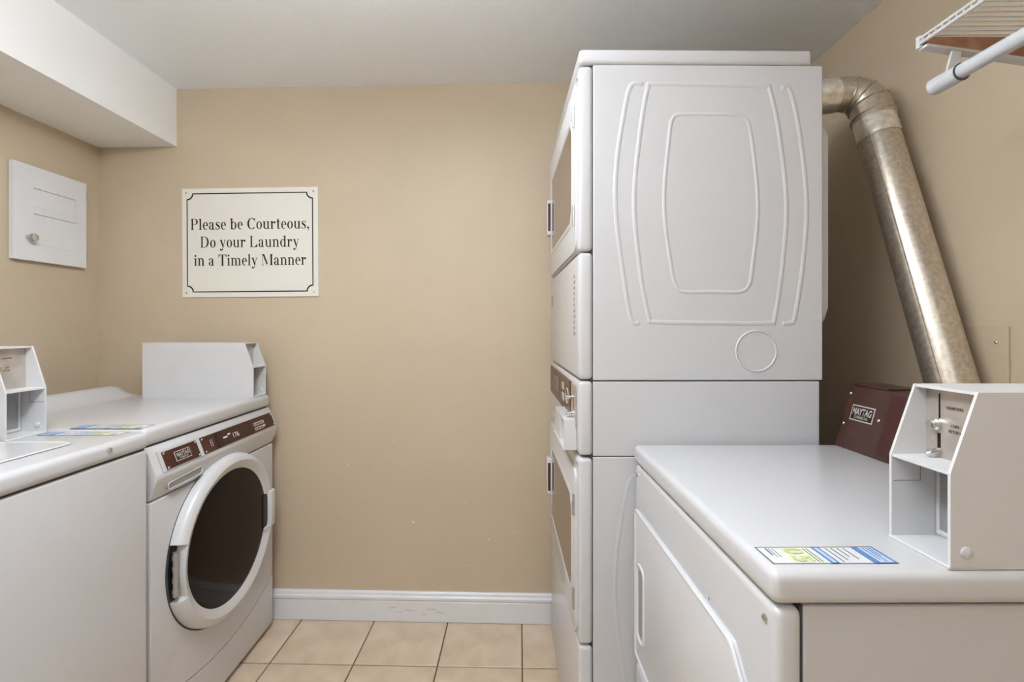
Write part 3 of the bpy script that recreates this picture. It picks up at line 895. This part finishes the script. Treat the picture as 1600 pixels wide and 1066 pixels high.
G['r'] = (.43, stem(.08, 0, XH, flag=True) + stroke([(.17, .30, .03), (.22, .41, .05), (.29, .43, .07)]) + arc(.33, .385, .062, .065, 0, 360, .062, .065))
G['t'] = (.33, rect(.09, .195, .08, .60) + rect(.02, .30, XH - .03, XH) + [[(.02, XH - .03), (.1, XH - .03), (.195, .60), (.17, .60)]] + stroke([(.143, .10, .105), (.165, .025, .07), (.24, .01, .04), (.30, .07, .02)]))
G[','] = (.25, arc(.12, .06, .065, .065, 0, 360, .065, .065) + stroke([(.155, .05, .06), (.15, -.05, .045), (.07, -.14, .012)]))
G['D'] = (.70, stem(.09, 0, CP, cap=True) + rect(.19, .33, CP - .028, CP) + rect(.19, .33, 0, .028) + arc(.32, .335, .32, .335, -90, 90, .125))
G['y'] = (.48, [[(.04, XH), (.16, XH), (.305, .02), (.22, .02)]] + stroke([(.39, XH, .03), (.26, .03, .04), (.2, -.14, .05), (.11, -.17, .05)]) + arc(.09, -.135, .058, .06, 0, 360, .058, .06) + rect(.01, .2, XH - .028, XH) + rect(.32, .47, XH - .028, XH))
G['L'] = (.62, stem(.09, 0, CP, cap=True) + rect(.19, .56, 0, .03) + [[(.40, .03), (.56, .03), (.585, .20), (.56, .20)]])
G['n'] = (.54, stem(.08, 0, XH, flag=True) + stem(.35, 0, .32) + arc(.29, .29, .165, .18, 0, 130, .105, .055))
G['m'] = (.80, stem(.08, 0, XH, flag=True) + stem(.345, 0, .32) + stem(.61, 0, .32) + arc(.285, .29, .165, .18, 0, 130, .105, .055) + arc(.55, .29, .165, .18, 0, 130, .105, .055))
G['d'] = (.52, rect(.325, .43, 0, CP) + [[(.26, CP - .045), (.33, CP - .07), (.33, CP), (.26, CP - .02)]] + rect(.42, .49, 0, .028) + arc(.24, .23, .2, .24, 30, 330))
G['i'] = (.28, stem(.08, 0, XH, flag=True) + arc(.13, .60, .065, .065, 0, 360, .065, .065))
G['T'] = (.64, stem(.265, 0, CP, w=.12) + rect(.03, .62, CP - .03, CP) + [[(.03, CP), (.03, CP - .17), (.055, CP - .17), (.13, CP - .03)]] + [[(.62, CP), (.52, CP - .03), (.595, CP - .17), (.62, CP - .17)]])
G['M'] = (.90, stem(.09, 0, CP, w=.03, cap=False) + rect(.02, .12, CP - .028, CP) + [[(.09, CP), (.22, CP), (.47, .10), (.41, 0)]] + [[(.41, 0), (.455, .12), (.68, CP), (.70, CP)]] + stem(.68, 0, CP, w=.12) + rect(.78, .87, CP - .028, CP))
G[' '] = (.25, [])
def serif_words(s, cap, width):
    """one mesh for each word of a line that is centred on x = 0"""
    words, x, cur = [], 0, []
    for ch in s + ' ':
        adv, pl = G[ch]
        if ch == ' ':
            words.append(cur); cur = []
        cur += [[(a + x, b) for a, b in p] for p in pl]
        x += adv
    xs = [a for w in words for p in w for a, _ in p]
    x0, x1 = min(xs), max(xs)
    sx, sy = width / (x1 - x0), cap / CP
    out = []
    for w in words:
        bm = NB()
        for p in w:
            q = [((a - (x0 + x1) / 2) * sx, b * sy) for a, b in p]
            area = sum(q[i][0] * q[(i + 1) % len(q)][1] - q[(i + 1) % len(q)][0] * q[i][1] for i in range(len(q)))
            if abs(area) < 1e-10: continue
            if area < 0: q = q[::-1]
            bm.faces.new([bm.verts.new((a, b, 0)) for a, b in q])
        out.append(bm)
    return out
def sign():
    cx, czn = -1.138, 1.662
    W3, H3 = .613, .484
    t = thing('wall_sign', 'cream courtesy notice with black border screwed to the back wall', 'sign', (cx, yb(cx) - .0005, czn))
    t.rotation_euler = (0, R(-.35), -math.atan(BB))
    EX, EY = (1, 0, 0), (0, 0, 1)
    obj('board', rbox(NB(), -W3 / 2, W3 / 2, -.005, 0, -H3 / 2, H3 / 2, .001), 'sign', t)
    bm = NB()
    a, b, r = W3 / 2 - .024, H3 / 2 - .024, .026
    path = []
    for sx, sy, s0 in ((1, 1, 270), (-1, 1, 0), (-1, -1, 90), (1, -1, 180)):
        arcp = []
        for k in range(7):
            ang = R(s0 - 90 * k / 6)
            arcp.append((sx * a + r * math.cos(ang), sy * b + r * math.sin(ang)))
        path += arcp
    n = len(path)
    w = .0064
    V = []
    for i in range(n):
        p, q, s = Vector(path[i - 1]), Vector(path[i]), Vector(path[(i + 1) % n])
        dd = ((q - p).normalized() + (s - q).normalized()).normalized()
        nn = Vector((-dd.y, dd.x)) * w / 2
        V.append((bm.verts.new((q.x + nn.x, -.0056, q.y + nn.y)), bm.verts.new((q.x - nn.x, -.0056, q.y - nn.y))))
    for i in range(n):
        A, B = V[i], V[(i + 1) % n]
        bm.faces.new((A[0], A[1], B[1], B[0]))
    obj('border', bm, 'ink', t)
    for s, z, wd in (('Please be Courteous,', .058, .532), ('Do your Laundry', -.0215, .445), ('in a Timely Manner', -.1020, .505)):
        for b in serif_words(s, .049, wd):
            obj('lettering', place(b, (0, -.0056, z), EX, EY), 'ink', t)
    for sx in (-1, 1):
        for sy in (-1, 1):
            o = add_screw(t, sx * (W3 / 2 - .020), -.005, sy * (H3 / 2 - .020), R(90), .8)
sign()
